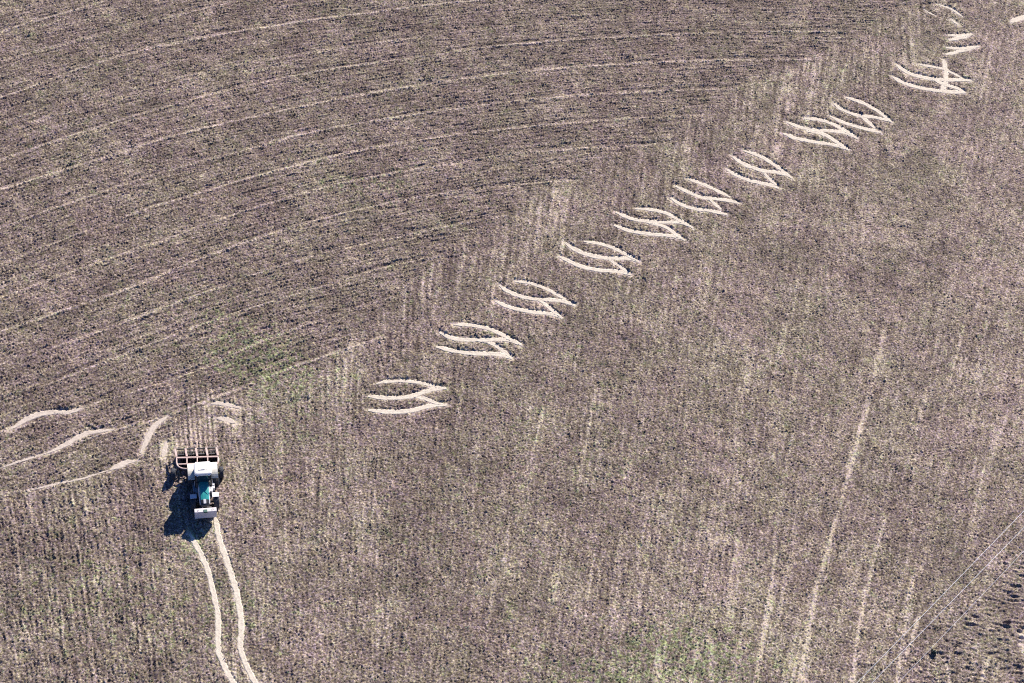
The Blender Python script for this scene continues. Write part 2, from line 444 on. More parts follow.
PALE = np.zeros((ny, nx), np.float32); MOIST = np.zeros((ny, nx), np.float32); GREEN = np.zeros((ny, nx), np.float32)
brk = sstep(-1.1, .4, band(.5, 2.2, 40)); edge_n = band(.2, .6, 41)
for a, w in zip(ARC, ARC_W):
    P = wpoly(a, .08); D = dist_field(P, 1.0) + edge_n * .03
    ln = np.exp(-(D / .125) ** 2) * (.45 + .55 * brk) * w
    PALE = np.maximum(PALE, ln * .60)
    H += .045 * np.exp(-(D / .2) ** 2) * w
    D2 = dist_field(P + np.array([0, .42]), .9)
    H -= .05 * np.exp(-(D2 / .2) ** 2) * w
for a in DARKL:
    D = dist_field(wpoly(a, .08), .9) + edge_n * .03
    H -= .11 * np.exp(-(D / .22) ** 2) * (.4 + .6 * brk)
for a, w, s in STR:
    D = dist_field(wpoly(a, .08), 1.2) + edge_n * .06
    PALE = np.maximum(PALE, np.exp(-(D / (w * .44)) ** 2) * (.6 + .4 * brk) * s * .80)
# wheel ruts: pressed flat, with soil thrown up beside them
DT = np.full((ny, nx), 9.0, np.float32)
for lab, lst in TRK:
    for px, w in lst:
        P = wpoly(px, .07)
        D = dist_field(P, 1.2) - (w / 2 - .23)
        DT = np.minimum(DT, D)
        D2 = dist_field(P + np.array([0.04, w * .5 + .30]), 1.0)
        H += (.02 if 'front of' in lab else .06) * np.exp(-(D2 / .26) ** 2) * np.clip(.7 + .4 * clod2, 0, 1.5)
flat = 1 - sstep(.16, .36, DT + edge_n * .035)
H = H * (1 - flat) + flat * (-.03)
PALE = np.maximum(PALE, np.clip(1 - (DT + edge_n * .07) / .44, 0, 1) * .55)

# broad tone of the soil (dry and pale, moist and dark, weedy)
PALE += .085 * np.clip(fan * .7 + fan2 * .8 + .3, 0, 2.2) * notarc * (1 - Z_SE) * (1 - Z_SW) * mod * .8
PALE += .17 * np.clip(fan, 0, 2) * Z_SW * np.clip(mod, .3, 2) + .05 * np.clip(arcn, 0, 2) * Z_ARC
PALE += .04 * Z_STRIP
PALE += (.055 * np.clip(row2, -.8, 2) + .055 * np.clip(row3, -1, 2) + .05 * row1) * (1 - .6 * Z_SE) * (1 - .35 * Z_ARC)
edge_m = np.clip(.65 + .6 * band(3, 9, 57), 0, 1.5)
PALE += Z_EDGE * edge_m * (.06 + .05 * np.clip(.6 * rf2 + fan0, -1, 2)); MOIST_E = Z_EDGE * .10 * np.clip(-rf2, 0, 2)
cxy = at(735, 640)[:2]; PALE += .12 * np.exp(-(((GX - cxy[0]) / 14) ** 2 + ((GY - cxy[1]) / 9) ** 2)) * (1 + .4 * fan)
broad = band(6, 40, 50)
PALE += .06 * broad + .05 * Z_EAST * (1 + .5 * fan3)
MOIST = .20 + .16 * Z_STRIP + .10 * np.clip(band(4, 26, 51), -1, 2.2) - .10 * np.clip(row2, -2, 1) * 1.0 + .10 * np.clip(band(.5, 2, 52), -1, 2) * .5 + .12 * Z_SW + .08 * Z_ARC - .10 * Z_EAST + .02 * Z_SE
MOIST += MOIST_E
MOIST += .10 * np.clip(fan3, -1, 2) * notarc * .6 + .06 * np.clip(arcn2, -1, 2) * Z_ARC
for (x, y), rx, ry, s in [((255, 358), 4, 3, .8), ((690, 655), 5.5, 2.6, 1.0), ((285, 372), 5, 2, .35), ((370, 185), 6, 3, .3), ((95, 600), 9, 5, .35), ((230, 620), 2.0, 4.5, .35), ((345, 20), 3, 2, .2),
                          ((600, 680), 5, 2, .6), ((300, 420), 4, 4, .25), ((800, 365), 4, 3, .25), ((215, 310), 5, 3, .3), ((420, 560), 9, 6, .18), ((520, 460), 8, 7, .14), ((195, 545), 1.2, 1.6, .6), ((650, 470), 9, 6, .12), ((560, 340), 10, 5, .1)]:
    c = at(x, y)[:2]
    GREEN += s * np.exp(-(((GX - c[0]) / rx) ** 2 + ((GY - c[1]) / ry) ** 2))
GREEN = GREEN * np.clip(.6 + .7 * band(.4, 2.5, 53), 0, 2) * .9 + .17 * np.clip(band(1.0, 9, 54) + .5 * band(.3, .8, 55), 0, 2.5)
PALE = np.clip(PALE, 0, 1); MOIST = np.clip(MOIST, 0, 1); GREEN = np.clip(GREEN, 0, 1)

# sheet mesh: fine grid + two coarse rings reaching the horizon
def hz(x, y):
    i = np.clip((np.asarray(x) - X0) / GS, 0, nx - 1.001); j = np.clip((np.asarray(y) - Y0) / GS, 0, ny - 1.001)
    i0 = i.astype(int); j0 = j.astype(int); a = i - i0; b = j - j0
    return (H[j0, i0] * (1 - a) * (1 - b) + H[j0, i0 + 1] * a * (1 - b) + H[j0 + 1, i0] * (1 - a) * b + H[j0 + 1, i0 + 1] * a * b)

fade = np.minimum.reduce([GX - X0, X1 - GX, GY - Y0, Y1 - GY]); H *= sstep(0, 1.5, fade)
nV = nx * ny
ring = []
cxm, cym = (X0 + X1) / 2, (Y0 + Y1) / 2
bord = [(i, 0) for i in range(0, nx)] + [(nx - 1, j) for j in range(1, ny)] + [(i, ny - 1) for i in range(nx - 2, -1, -1)] + [(0, j) for j in range(ny - 2, 0, -1)]
bidx = np.array([j * nx + i for i, j in bord]); bxy = np.array([(xs[i], ys[j]) for i, j in bord])
nb = len(bidx)
co_ = np.empty((nV + 2 * nb, 3), np.float32)
co_[:nV, 0] = GX.ravel(); co_[:nV, 1] = GY.ravel(); co_[:nV, 2] = H.ravel()
for q, sc in enumerate((2.2, 60.0)):
    sl_ = slice(nV + q * nb, nV + (q + 1) * nb)
    co_[sl_, 0] = cxm + (bxy[:, 0] - cxm) * sc; co_[sl_, 1] = cym + (bxy[:, 1] - cym) * sc; co_[sl_, 2] = 0
I = (np.arange(ny - 1)[:, None] * nx + np.arange(nx - 1)[None, :]).ravel()
q1 = np.stack([I, I + 1, I + nx + 1, I + nx], 1)
k = np.arange(nb); k2 = (k + 1) % nb
q2 = np.stack([bidx[k], nV + k, nV + k2, bidx[k2]], 1)
q3 = np.stack([nV + k, nV + nb + k, nV + nb + k2, nV + k2], 1)
Q = np.concatenate([q1, q2, q3]).astype(np.int32)
me = bpy.data.meshes.new("ground")
me.vertices.add(len(co_)); me.vertices.foreach_set("co", co_.ravel())
me.loops.add(Q.size); me.loops.foreach_set("vertex_index", Q.ravel())
me.polygons.add(len(Q)); me.polygons.foreach_set("loop_start", np.arange(0, Q.size, 4, dtype=np.int32))
me.polygons.foreach_set("use_smooth", np.ones(len(Q), bool))
me.update(calc_edges=True)
at_ = me.attributes.new("soil", 'FLOAT_COLOR', 'POINT')
ca = np.ones((len(co_), 4), np.float32); ca[:, 0] = .08; ca[:, 1] = .25; ca[:, 2] = .05
ca[:nV, 0] = PALE.ravel(); ca[:nV, 1] = MOIST.ravel(); ca[:nV, 2] = GREEN.ravel(); ca[nV:, 3] = .5; ca[:nV, 3] = np.clip(.5 + .22 * band(5, 30, 70) + .10 * band(.8, 4, 71) + .20 * Z_EAST + .10 * Z_ARC - .18 * np.clip(GREEN * 2, 0, 1) + .1 * Z_SE, 0, 1).ravel()
at_.data.foreach_set("color", ca.ravel())

# ---- soil material
def soil_material(name, track=False):
    m = bpy.data.materials.new(name); m.use_nodes = True
    t = m.node_tree; N = t.nodes; K = t.links; b = N["Principled BSDF"]
    b.inputs["Roughness"].default_value = .95; b.inputs["Specular IOR Level"].default_value = .12
    tc = N.new("ShaderNodeTexCoord")
    def noise(sc, det=3, rough=.6):
        n = N.new("ShaderNodeTexNoise"); n.inputs["Scale"].default_value = sc; n.inputs["Detail"].default_value = det
        n.inputs["Roughness"].default_value = rough; K.new(tc.outputs["Object"], n.inputs["Vector"]); return n
    def rng_(inp, a, b_, c=0., d=1.):
        r = N.new("ShaderNodeMapRange"); r.inputs[1].default_value = a; r.inputs[2].default_value = b_; r.inputs[3].default_value = c; r.inputs[4].default_value = d
        K.new(inp, r.inputs[0]); return r.outputs[0]
    def mix(f, A, B, mode='MIX'):
        x = N.new("ShaderNodeMix"); x.data_type = 'RGBA'; x.blend_type = mode
        for s_, v in ((0, f), (6, A), (7, B)):
            if hasattr(v, "is_linked"): K.new(v, x.inputs[s_])
            else: x.inputs[s_].default_value = v if s_ == 0 else (*v, 1)
        return x.outputs[2]
    def mth(op, A, B):
        x = N.new("ShaderNodeMath"); x.operation = op
        for s_, v in ((0, A), (1, B)):
            if hasattr(v, "is_linked"): K.new(v, x.inputs[s_])
            else: x.inputs[s_].default_value = v
        return x.outputs[0]
    n_f = noise(7.5, 4, .75); n_m = noise(2.2, 4); n_h = noise(16, 2, .8); n_c = noise(4.3, 3); n_l = noise(.35, 3)
    if track:
        c = mix(rng_(n_m.outputs[0], .3, .7), *(((.52, .45, .36), (.63, .56, .455)) if track == 1 else ((.46, .385, .32), (.56, .48, .40))))
        c = mix(rng_(n_f.outputs[0], .50, .66, 0, .7), c, (.30, .24, .19))
        c = mix(rng_(n_h.outputs[0], .6, .75, 0, .5), c, (.76, .71, .62))
    else:
        a = N.new("ShaderNodeAttribute"); a.attribute_name = "soil"
        sp = N.new("ShaderNodeSeparateColor"); K.new(a.outputs["Color"], sp.inputs[0])
        pale, moist, green = sp.outputs[0], sp.outputs[1], sp.outputs[2]
        def vor(sc):
            v = N.new("ShaderNodeTexVoronoi"); v.inputs["Scale"].default_value = sc; K.new(tc.outputs["Object"], v.inputs["Vector"])
            q = N.new("ShaderNodeSeparateColor"); K.new(v.outputs["Color"], q.inputs[0]); return q
        v1, v2 = vor(7.5), vor(12.5)
        val = mth('ADD', mth('MULTIPLY', v1.outputs[0], .5), mth('MULTIPLY', v2.outputs[0], .5))
        val = mth('ADD', val, mth('MULTIPLY', mth('SUBTRACT', n_m.outputs[0], .5), .2))
        val = mth('ADD', val, mth('MULTIPLY', pale, .55)); val = mth('SUBTRACT', val, mth('MULTIPLY', moist, .42))
        cr = N.new("ShaderNodeValToRGB"); K.new(val, cr.inputs[0]); e = cr.color_ramp.elements
        e[0].position = .02; e[0].color = (.064, .049, .044, 1); e[1].position = 1.0; e[1].color = (.52, .465, .375, 1)
        for p_, c_ in ((.22, (.111, .089, .076)), (.45, (.175, .144, .121)), (.62, (.248, .210, .172)), (.80, (.385, .328, .256))):
            x = e.new(p_); x.color = (*c_, 1)
        c = cr.outputs[0]
        c = mix(rng_(pale, .25, .85, 0, .75), c, (.50, .43, .35))
        c = mix(rng_(v1.outputs[1], .48, .72, 0, .7), c, mix(1.0, c, (.97, .90, 1.30), 'MULTIPLY'))      # violet grey crumbs
        c = mix(rng_(v2.outputs[1], .6, .8, 0, .6), c, mix(1.0, c, (1.06, 1.04, .66), 'MULTIPLY'))      # ochre crumbs
        c = mix(a.outputs["Alpha"], mix(1.0, c, (1.0, 1.015, .93), 'MULTIPLY'), mix(1.0, c, (1.055, .985, 1.01), 'MULTIPLY'))   # olive to reddish ground
        gv = mth('ADD', mth('MULTIPLY', green, .75), mth('MULTIPLY', v1.outputs[2], .42))
        c = mix(rng_(gv, .44, .75, 0, .75), c, mix(1.0, c, (.78, 1.10, .68), 'MULTIPLY'))
    K.new(c, b.inputs["Base Color"])
    bn = N.new("ShaderNodeBump"); bn.inputs["Strength"].default_value = .5 if not track else .35; bn.inputs["Distance"].default_value = .05
    hsum = mth('ADD', n_h.outputs[0], mth('MULTIPLY', n_f.outputs[0], 1.2))
    K.new(hsum, bn.inputs["Height"]); K.new(bn.outputs[0], b.inputs["Normal"])
    return m
M_SOIL = soil_material("soil"); M_TRACK = soil_material("pressed_soil", 1); M_TRACK2 = soil_material("crumbly_pressed_soil", 2)
g = link("ground", me, M_SOIL)
tag(g, "brown ploughed field with curved drill lines and fine clods", "field", kind="structure")

# ---- wheel ruts: one strip of pressed soil per rut, one object per turning mark
li = 0
for lab, lst in TRK:
    bm = bmesh.new()
    for px, w in lst:
        li += 1
        P = wpoly(px, .10); n = len(P)
        T = np.gradient(P, axis=0); T /= np.linalg.norm(T, axis=1)[:, None]; Nn = np.stack([-T[:, 1], T[:, 0]], 1)
        rr = np.random.default_rng(li)
        def sm(k, a):
            v = np.convolve(rr.standard_normal(n + 40), np.hanning(k), 'same')[20:20 + n]; return a * v / max(v.std(), 1e-3)
        w *= 1.0
        wl = w / 2 * (1 + sm(11, .10) + sm(3, .10)); wr = w / 2 * (1 + sm(11, .10) + sm(3, .10))
        soft = 'left' in lab and 'tractor' in lab or 'cultivator' in lab
        tip = np.sin(np.linspace(.12, np.pi - .12, n)) ** .7 * 1.1 if soft else np.clip(np.minimum(np.arange(n), np.arange(n)[::-1]) / 7.0, .35, 1) ** .6
        cols = [(-1.12, -.10), (-.9, .012), (-.55, .020), (-.2, .012), (.2, .012), (.55, .020), (.9, .012), (1.12, -.10)]
        rows = []
        for i in range(n):
            row = []
            for u, dz in cols:
                ww = (wl[i] if u < 0 else wr[i]) * tip[i]
                q = P[i] + Nn[i] * u * ww
                z = -.03 + dz + .0011 * (li % 7) + (rr.normal(0, .006) if abs(u) < .8 else rr.normal(0, .016))
                row.append(bm.verts.new((q[0], q[1], z)))
            rows.append(row)
        for A, B in zip(rows, rows[1:]):
            for k_ in range(len(cols) - 1): bm.faces.new((A[k_], A[k_ + 1], B[k_ + 1], B[k_]))
    for f in bm.faces:
        if f.normal.z < 0: f.normal_flip()
    o = obj("wheel_track", bm, M_TRACK2 if 'left' in lab and 'tractor' in lab or 'cultivator' in lab else M_TRACK, smooth=True)
    for p in (): pass
    tag(o, lab, "wheel track", "pale wheel tracks pressed into the soil", "structure")

# ------------------------------------------------------------------ weeds (nobody could count them)
def weeds():
    bm = bmesh.new()
    w = GREEN.ravel() ** .65; w = w * (DT.ravel() > .3); w = w / w.sum()
    idx = rng.choice(nV, 5200, p=w)
    xx = GX.ravel()[idx] + rng.uniform(-.05, .05, len(idx)); yy = GY.ravel()[idx] + rng.uniform(-.05, .05, len(idx)); zz_ = hz(xx, yy)
    for x, y, z in zip(xx, yy, zz_):
        s = random.uniform(.04, .11)
        for k_ in range(random.randint(4, 6)):
            a = random.uniform(0, 6.28); t_ = random.uniform(.25, .9)
            d = Vector((math.cos(a) * math.cos(t_), math.sin(a) * math.cos(t_), math.sin(t_))) * s * random.uniform(.8, 1.4)
            p = Vector((-math.sin(a), math.cos(a), 0)) * s * .25
            o_ = Vector((x, y, z - .01))
            v = [bm.verts.new(o_), bm.verts.new(o_ + d * .55 + p), bm.verts.new(o_ + d), bm.verts.new(o_ + d * .55 - p)]
            bm.faces.new(v)
    o = obj("weeds", bm, mat("weed_leaf", (.11, .18, .10), .7, vary=.5, scale=.8))
    tag(o, "scattered small green weeds sprouting between the clods", "weeds", kind="stuff")
weeds()

# ------------------------------------------------------------------ tractor
M_HOOD = mat("teal_paint", (.02, .27, .26), .28, vary=.15, dust=.12)
M_WHITE = mat("white_paint", (.80, .78, .74), .45, vary=.10, dust=.12)
M_CREAM = mat("cream_paint", (.72, .68, .58), .45, vary=.15, dust=.2)
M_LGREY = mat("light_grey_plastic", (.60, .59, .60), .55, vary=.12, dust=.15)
M_TYRE = mat("tyre_rubber", (.030, .034, .045), .75, vary=.3, dust=.07, dcol=(.20, .165, .13))
M_RIM = mat("rim_paint", (.55, .52, .48), .5, vary=.2, dust=.3)
M_DARK = mat("dark_iron", (.035, .037, .045), .6, metal=.2, vary=.3, dust=.18)
M_BLACK = mat("black_plastic", (.015, .016, .02), .5, vary=.2, dust=.05)
M_GLASS = mat("cab_glass", (.02, .045, .06), .06, vary=.1, spec=.8)
M_LAMP = mat("lamp_glass", (.75, .76, .78), .12, vary=.05)
M_ORANGE = mat("beacon_glass", (.75, .25, .02), .3, vary=.05)
M_BLUE = mat("tank_plastic", (.10, .15, .20), .5, vary=.2, dust=.2)
M_BALL = mat("ballast_paint", (.70, .63, .62), .6, vary=.18, scale=9, dust=.2)
M_FRAME = mat("faded_red_frame", (.54, .38, .33), .55, vary=.25, dust=.35, dcol=(.62, .52, .42))
M_DISC = mat("disc_steel", (.075, .065, .085), .45, metal=.4, vary=.35, dust=.2, dcol=(.22, .17, .15))
M_SEAT = mat("seat_fabric", (.03, .03, .035), .9)

P0 = HEAD_A; hd = HEAD_B - HEAD_A; RZ = math.atan2(hd[1], hd[0])
tr = empty("tractor", (P0[0], P0[1], 0), RZ, "teal green tractor with white cab roof pulling a cultivator across the field", "tractor")

def mk(name, fn, m, parent, smooth=False):
    bm = bmesh.new(); fn(bm); return obj(name, bm, m, parent, smooth)

# local axes: +x forward, +y to the tractor's left (the right-hand side of the photograph), z up
mk("chassis", lambda b: (box(b, (.9, 0, .72), (3.5, .46, .42), .04), box(b, (-.55, 0, .80), (.9, .62, .6), .06), box(b, (1.75, 0, .60), (.55, .5, .3), .04)), M_DARK, tr)
# bonnet: teal rear half, dark slotted nose, side panels coloured pale as painted sun glare
HS = [(.55, .42, 1.72, 1.02), (.75, .42, 1.72, 1.0), (1.3, .41, 1.66, .98), (1.72, .39, 1.60, .97), (2.1, .37, 1.52, .96), (2.35, .35, 1.44, .97), (2.5, .30, 1.34, .98), (2.58, .22, 1.2, 1.0)]
PROF = [(-1, 0), (-1, .55), (-.93, .80), (-.72, .95), (-.3, 1), (.3, 1), (.72, .95), (.93, .80), (1, .55), (1, 0)]
def hood_part(i0, i1, grow=0.0):
    def f(b):
        loft(b, [[(x, u * (w + grow), zb + v * (zt + grow - zb)) for u, v in PROF] for x, w, zt, zb in HS[i0:i1]])
    return f
mk("hood", hood_part(0, 5), M_HOOD, tr)
mk("grille", hood_part(4, 8, -.004), M_BLACK, tr)
mk("nose_panel", lambda b: box(b, (2.26, 0, 1.485), (.36, .20, .05), .012, Matrix.Rotation(R(12), 3, 'Y')), M_LGREY, tr)
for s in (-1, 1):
    mk("hood_glare_panel", lambda b: loft(b, [[(x, s * (w + .003), 1.12), (x, s * (w + .03), 1.12), (x, s * (w + .03), zt - .26), (x, s * (w * .93 + .012), zt - .11), (x, s * (w * .93 - .02), zt - .11), (x, s * (w + .003), zt - .28)] for x, w, zt, zb in HS[1:6]]), M_LGREY, tr)
for s in (-1, 1):
    mk("headlight", lambda b: box(b, (2.555, s * .17, 1.14), (.05, .13, .10), .02), M_LAMP, tr)
# cab
def pillars(b):
    for s in (-1, 1):
        tube(b, [(.62, s * .60, 1.05), (.50, s * .58, 2.62)], .045)
        tube(b, [(-.25, s * .68, 1.3), (-.25, s * .62, 2.62)], .04)
        tube(b, [(-.72, s * .60, 1.3), (-.48, s * .56, 2.62)], .045)
    box(b, (-.15, 0, 1.0), (1.5, 1.2, .5), .05)
mk("cab_frame", pillars, M_BLACK, tr)
def pane(pts, th):
    def f(b):
        pts_ = [Vector(p) for p in pts]; n = (pts_[1] - pts_[0]).cross(pts_[2] - pts_[0]).normalized() * th
        loft(b, [[p for p in pts_], [p + n for p in pts_]])
    return f
mk("windscreen", pane([(.62, -.55, 1.25), (.62, .55, 1.25), (.50, .53, 2.58), (.50, -.53, 2.58)], .012), M_GLASS, tr)
mk("rear_window", pane([(-.69, -.54, 1.5), (-.69, .54, 1.5), (-.48, .5, 2.58), (-.48, -.5, 2.58)], .012), M_GLASS, tr)
for s in (-1, 1):
    d = mk("cab_door", pane([(.57, s * .615, 1.1), (-.2, s * .68, 1.1), (-.2, s * .625, 2.56), (.48, s * .58, 2.56)], .012), M_GLASS, tr)
    mk("door_handle", lambda b: box(b, (-.10, s * .70, 1.35), (.14, .03, .04), .008), M_BLACK, d)
    mk("side_window", pane([(-.3, s * .68, 1.5), (-.66, s * .60, 1.5), (-.46, s * .56, 2.56), (-.3, s * .62, 2.56)], .012), M_GLASS, tr)
mk("seat", lambda b: (box(b, (-.35, 0, 1.45), (.5, .5, .14), .05), box(b, (-.50, 0, 1.78), (.14, .48, .6), .05)), M_SEAT, tr)
def wheelrim(b):
    pts = [(.22 + .05 * math.sin(a), .19 * math.cos(a), 1.78 + .18 * math.sin(a)) for a in np.linspace(0, 2 * math.pi, 21)]
    tube(b, pts, .016, 6, False); tube(b, [(.45, 0, 1.3), (.22, 0, 1.78)], .03, 6)
mk("steering_wheel", wheelrim, M_BLACK, tr)
def roof(b):
    secs = []
    for z, k_, fx_ in [(2.60, .96, 0), (2.66, 1.0, 0), (2.76, 1.0, 0), (2.84, .95, 0), (2.875, .84, 0)]:
        s = []
        for u in np.linspace(0, 2 * math.pi, 32, endpoint=False):
            c_, s_ = math.cos(u), math.sin(u); e = .32
            s.append((.08 + .60 * k_ * math.copysign(abs(c_) ** e, c_), .68 * k_ * math.copysign(abs(s_) ** e, s_), z))
        secs.append(s)
    loft(b, secs)
rf = mk("cab_roof", roof, M_WHITE, tr)
mk("roof_hatch", lambda b: box(b, (.12, 0, 2.885), (.40, .70, .03), .012), M_CREAM, rf)
mk("roof_hatch_handle", lambda b: box(b, (.25, 0, 2.912), (.05, .30, .025), .008), M_LGREY, rf)
for s in (-1, 1):
    for xx, nm in ((.68, 1), (-.56, 1)):
        mk("work_light", lambda b: box(b, (xx, s * .45, 2.68), (.07, .17, .10), .02), M_LAMP, tr)
mk("exhaust", lambda b: (tube(b, [(.80, -.50, 1.3), (.80, -.50, 2.0)], .075, 12), tube(b, [(.80, -.50, 2.0), (.80, -.50, 2.6), (.74, -.54, 2.7)], .04, 10)), M_DARK, tr)
for s in (-1, 1):
    a = mk("mirror_arm", lambda b: tube(b, [(.55, s * .60, 2.35), (.72, s * .95, 2.38), (.72, s * 1.02, 2.22)], .018, 6), M_BLACK, tr)
    mk("mirror", lambda b: box(b, (.72, s * 1.05, 2.08), (.05, .19, .32), .02), M_BLACK, a)
# steps / tank
mk("fuel_tank", lambda b: box(b, (.55, -.66, .83), (.85, .36, .46), .07), M_BLUE, tr)
mk("battery_box", lambda b: box(b, (.55, .66, .86), (.55, .34, .42), .05), M_LGREY, tr)
for s in (-1, 1):
    def steps(b):
        for i in range(3): box(b, (.18 - .02 * i, s * (.80 + .02 * i), .45 + .28 * (2 - i) * .9), (.34, .22, .035), .008)
        tube(b, [(.02, s * .9, .42), (.02, s * .78, 1.1)], .018, 6); tube(b, [(.34, s * .9, .42), (.34, s * .78, 1.1)], .018, 6)
    mk("cab_steps", steps, M_DARK, tr)
    mk("toolbox", lambda b: box(b, (.95, s * .56, 1.08), (.40, .22, .26), .03), M_LGREY if s > 0 else M_BLUE, tr)
# rear wheels
def tyre(b, c, r, w, nl):
    h = w / 2
    lathe_y(b, [(-h * .55, r * .60), (-h * .9, r * .68), (-h, r * .80), (-h * .92, r * .92), (-h * .6, r * .965), (0, r * .975), (h * .6, r * .965), (h * .92, r * .92), (h, r * .80), (h * .9, r * .68), (h * .55, r * .60)], c, 40)
    for i in range(nl):
        for s in (-1, 1):
            a = 2 * math.pi * (i + (.5 if s > 0 else 0)) / nl
            rot = Matrix.Rotation(-a, 3, 'Y') @ Matrix.Rotation(s * R(42), 3, 'X') if False else Matrix.Rotation(-a, 3, 'Y')
            vs = box(b, (0, 0, 0), (r * .055, w * .58, r * .09))
            tilt = Matrix.Rotation(s * R(38), 3, 'Z')
            for v in vs:
                p = Matrix.Rotation(R(90), 3, 'Y') @ v.co          # thin along tangent, thick radially
                p = Vector((v.co.z * .6, v.co.y, v.co.x))          # radial, axial, tangent
                ang = s * R(38)
                ax_, tg = p.y * math.cos(ang) - p.z * math.sin(ang), p.y * math.sin(ang) + p.z * math.cos(ang)
                rad = r * .965 + p.x
                th = a + tg / r
                v.co = Vector((c[0] + rad * math.cos(th), c[1] + s * w * .24 + ax_, c[2] + rad * math.sin(th)))
def rim(b, c, r, w):
    h = w / 2
    lathe_y(b, [(-h * .5, r * .60), (-h * .58, r * .585), (-h * .40, r * .50), (-h * .15, r * .44), (-h * .15, r * .22), (-h * .55, r * .20), (-h * .6, r * .05)], c, 28)
    lathe_y(b, [(h * .6, r * .05), (h * .55, r * .20), (h * .15, r * .22), (h * .15, r * .44), (h * .40, r * .50), (h * .58, r * .585), (h * .5, r * .60)], c, 28)
def wheel(name, c, r, w, nl, parent):
    e = bpy.data.objects.new(name, None); COL.objects.link(e); e.parent = parent; e.location = c
    mk("tyre", lambda b: tyre(b, (0, 0, 0), r, w, nl), M_TYRE, e)
    mk("rim", lambda b: rim(b, (0, 0, 0), r, w), M_RIM, e)
    return e
RAX, RR = -.62, .84
FAX, FR_ = 1.72, .60
for s in (-1, 1):
    wheel("rear_wheel", (RAX, s * .94, RR - .03), RR, .50, 18, tr)
    wheel("front_wheel", (FAX, s * .88, FR_ - .02), FR_, .42, 16, tr)
    def fender(b):
        secs = []
        for a in np.linspace(R(38), R(150), 12):
            r1, r2 = RR + .09, RR + .13
            c_, s_ = math.cos(a), math.sin(a); y0, y1 = s * .64, s * 1.14
            secs.append([(RAX + r1 * c_, y0, RR + r1 * s_), (RAX + r2 * c_, y0, RR + r2 * s_), (RAX + r2 * c_, y1, RR + r2 * s_ - .02), (RAX + r1 * c_, y1, RR + r1 * s_ - .02)])
        loft(b, secs)
    mk("rear_fender", fender, M_CREAM, tr)
    def ffender(b):
        secs = []
        for a in np.linspace(R(86), R(150), 9):
            r1, r2 = FR_ + .06, FR_ + .085
            c_, s_ = math.cos(a), math.sin(a); y0, y1 = s * .59, s * 1.09
            secs.append([(FAX + r1 * c_, y0, FR_ + r1 * s_), (FAX + r2 * c_, y0, FR_ + r2 * s_), (FAX + r2 * c_, y1, FR_ + r2 * s_ - .02), (FAX + r1 * c_, y1, FR_ + r1 * s_ - .02)])
        loft(b, secs)
        tube(b, [(FAX, s * .62, FR_), (FAX - .1, s * .72, FR_ + .64)], .02, 6)
    mk("front_fender", ffender, M_LGREY, tr)
mk("front_axle", lambda b: (tube(b, [(FAX, -.86, FR_ - .02), (FAX, .86, FR_ - .02)], .09, 10), box(b, (FAX, 0, FR_ - .02), (.32, .5, .28), .05)), M_DARK, tr)
mk("rear_axle", lambda b: tube(b, [(RAX, -.9, RR - .03), (RAX, .9, RR - .03)], .13, 12), M_DARK, tr)
mk("front_linkage", lambda b: (sqbar(b, (2.45, -.40, .62), (2.76, -.42, .62), .08, .12), sqbar(b, (2.45, .40, .62), (2.76, .42, .62), .08, .12), sqbar(b, (2.55, 0, .95), (2.76, 0, .98), .06, .06), box(b, (2.5, 0, .74), (.20, .95, .44), .03)), M_DARK, tr)
for s in (-1, 1):
    mk("lower_link", lambda b: sqbar(b, (-.95, s * .38, .62), (-1.55, s * .46, .60), .07, .10), M_DARK, tr)
mk("top_link", lambda b: sqbar(b, (-.90, 0, 1.12), (-1.52, -.04, 1.18), .06, .06), M_DARK, tr)

for s in (-1, 1):
    mk("hydraulic_hose", lambda b: tube(b, resample([(-.72, s * .22, 1.25), (-1.05, s * .25, 1.45), (-1.4, s * .2, 1.2), (-1.55, s * .12, 1.05)], .08), .02, 6), M_BLACK, tr)
    mk("grab_rail", lambda b: tube(b, [(.62, s * .66, 1.15), (.66, s * .70, 1.5), (.60, s * .66, 1.9)], .016, 6), M_LGREY, tr)
mk("wiper", lambda b: tube(b, [(.63, .05, 1.45), (.585, .28, 1.85)], .012, 5), M_BLACK, tr)
mk("air_intake", lambda b: (tube(b, [(.82, .44, 1.5), (.82, .44, 1.95)], .05, 10), tube(b, [(.82, .44, 1.95), (.82, .44, 2.08)], .085, 12)), M_DARK, tr)
# ballast carried on the front linkage
bw = empty("front_ballast", tuple(tr.matrix_basis @ Vector((2.92, 0, 0))), RZ, "pinkish grey ballast block hung on the front of the tractor", "ballast weight")
mk("weight_block", lambda b: (box(b, (0, 0, .86), (.34, 1.66, .88), .03)), M_BALL, bw)
mk("hitch_bracket", lambda b: (box(b, (.10, 0, 1.26), (.24, .30, .16), .02), box(b, (-.22, 0, .98), (.10, .28, .36), .02)), mat("green_bracket", (.02, .10, .08), .5, dust=.15), bw)
for s in (-1, 1):
    mk("lifting_eye", lambda b: tube(b, [(0, s * .55 + .06 * math.cos(a), 1.30 + .07 * math.sin(a)) for a in np.linspace(0, math.pi, 9)], .014, 6), M_DARK, bw)

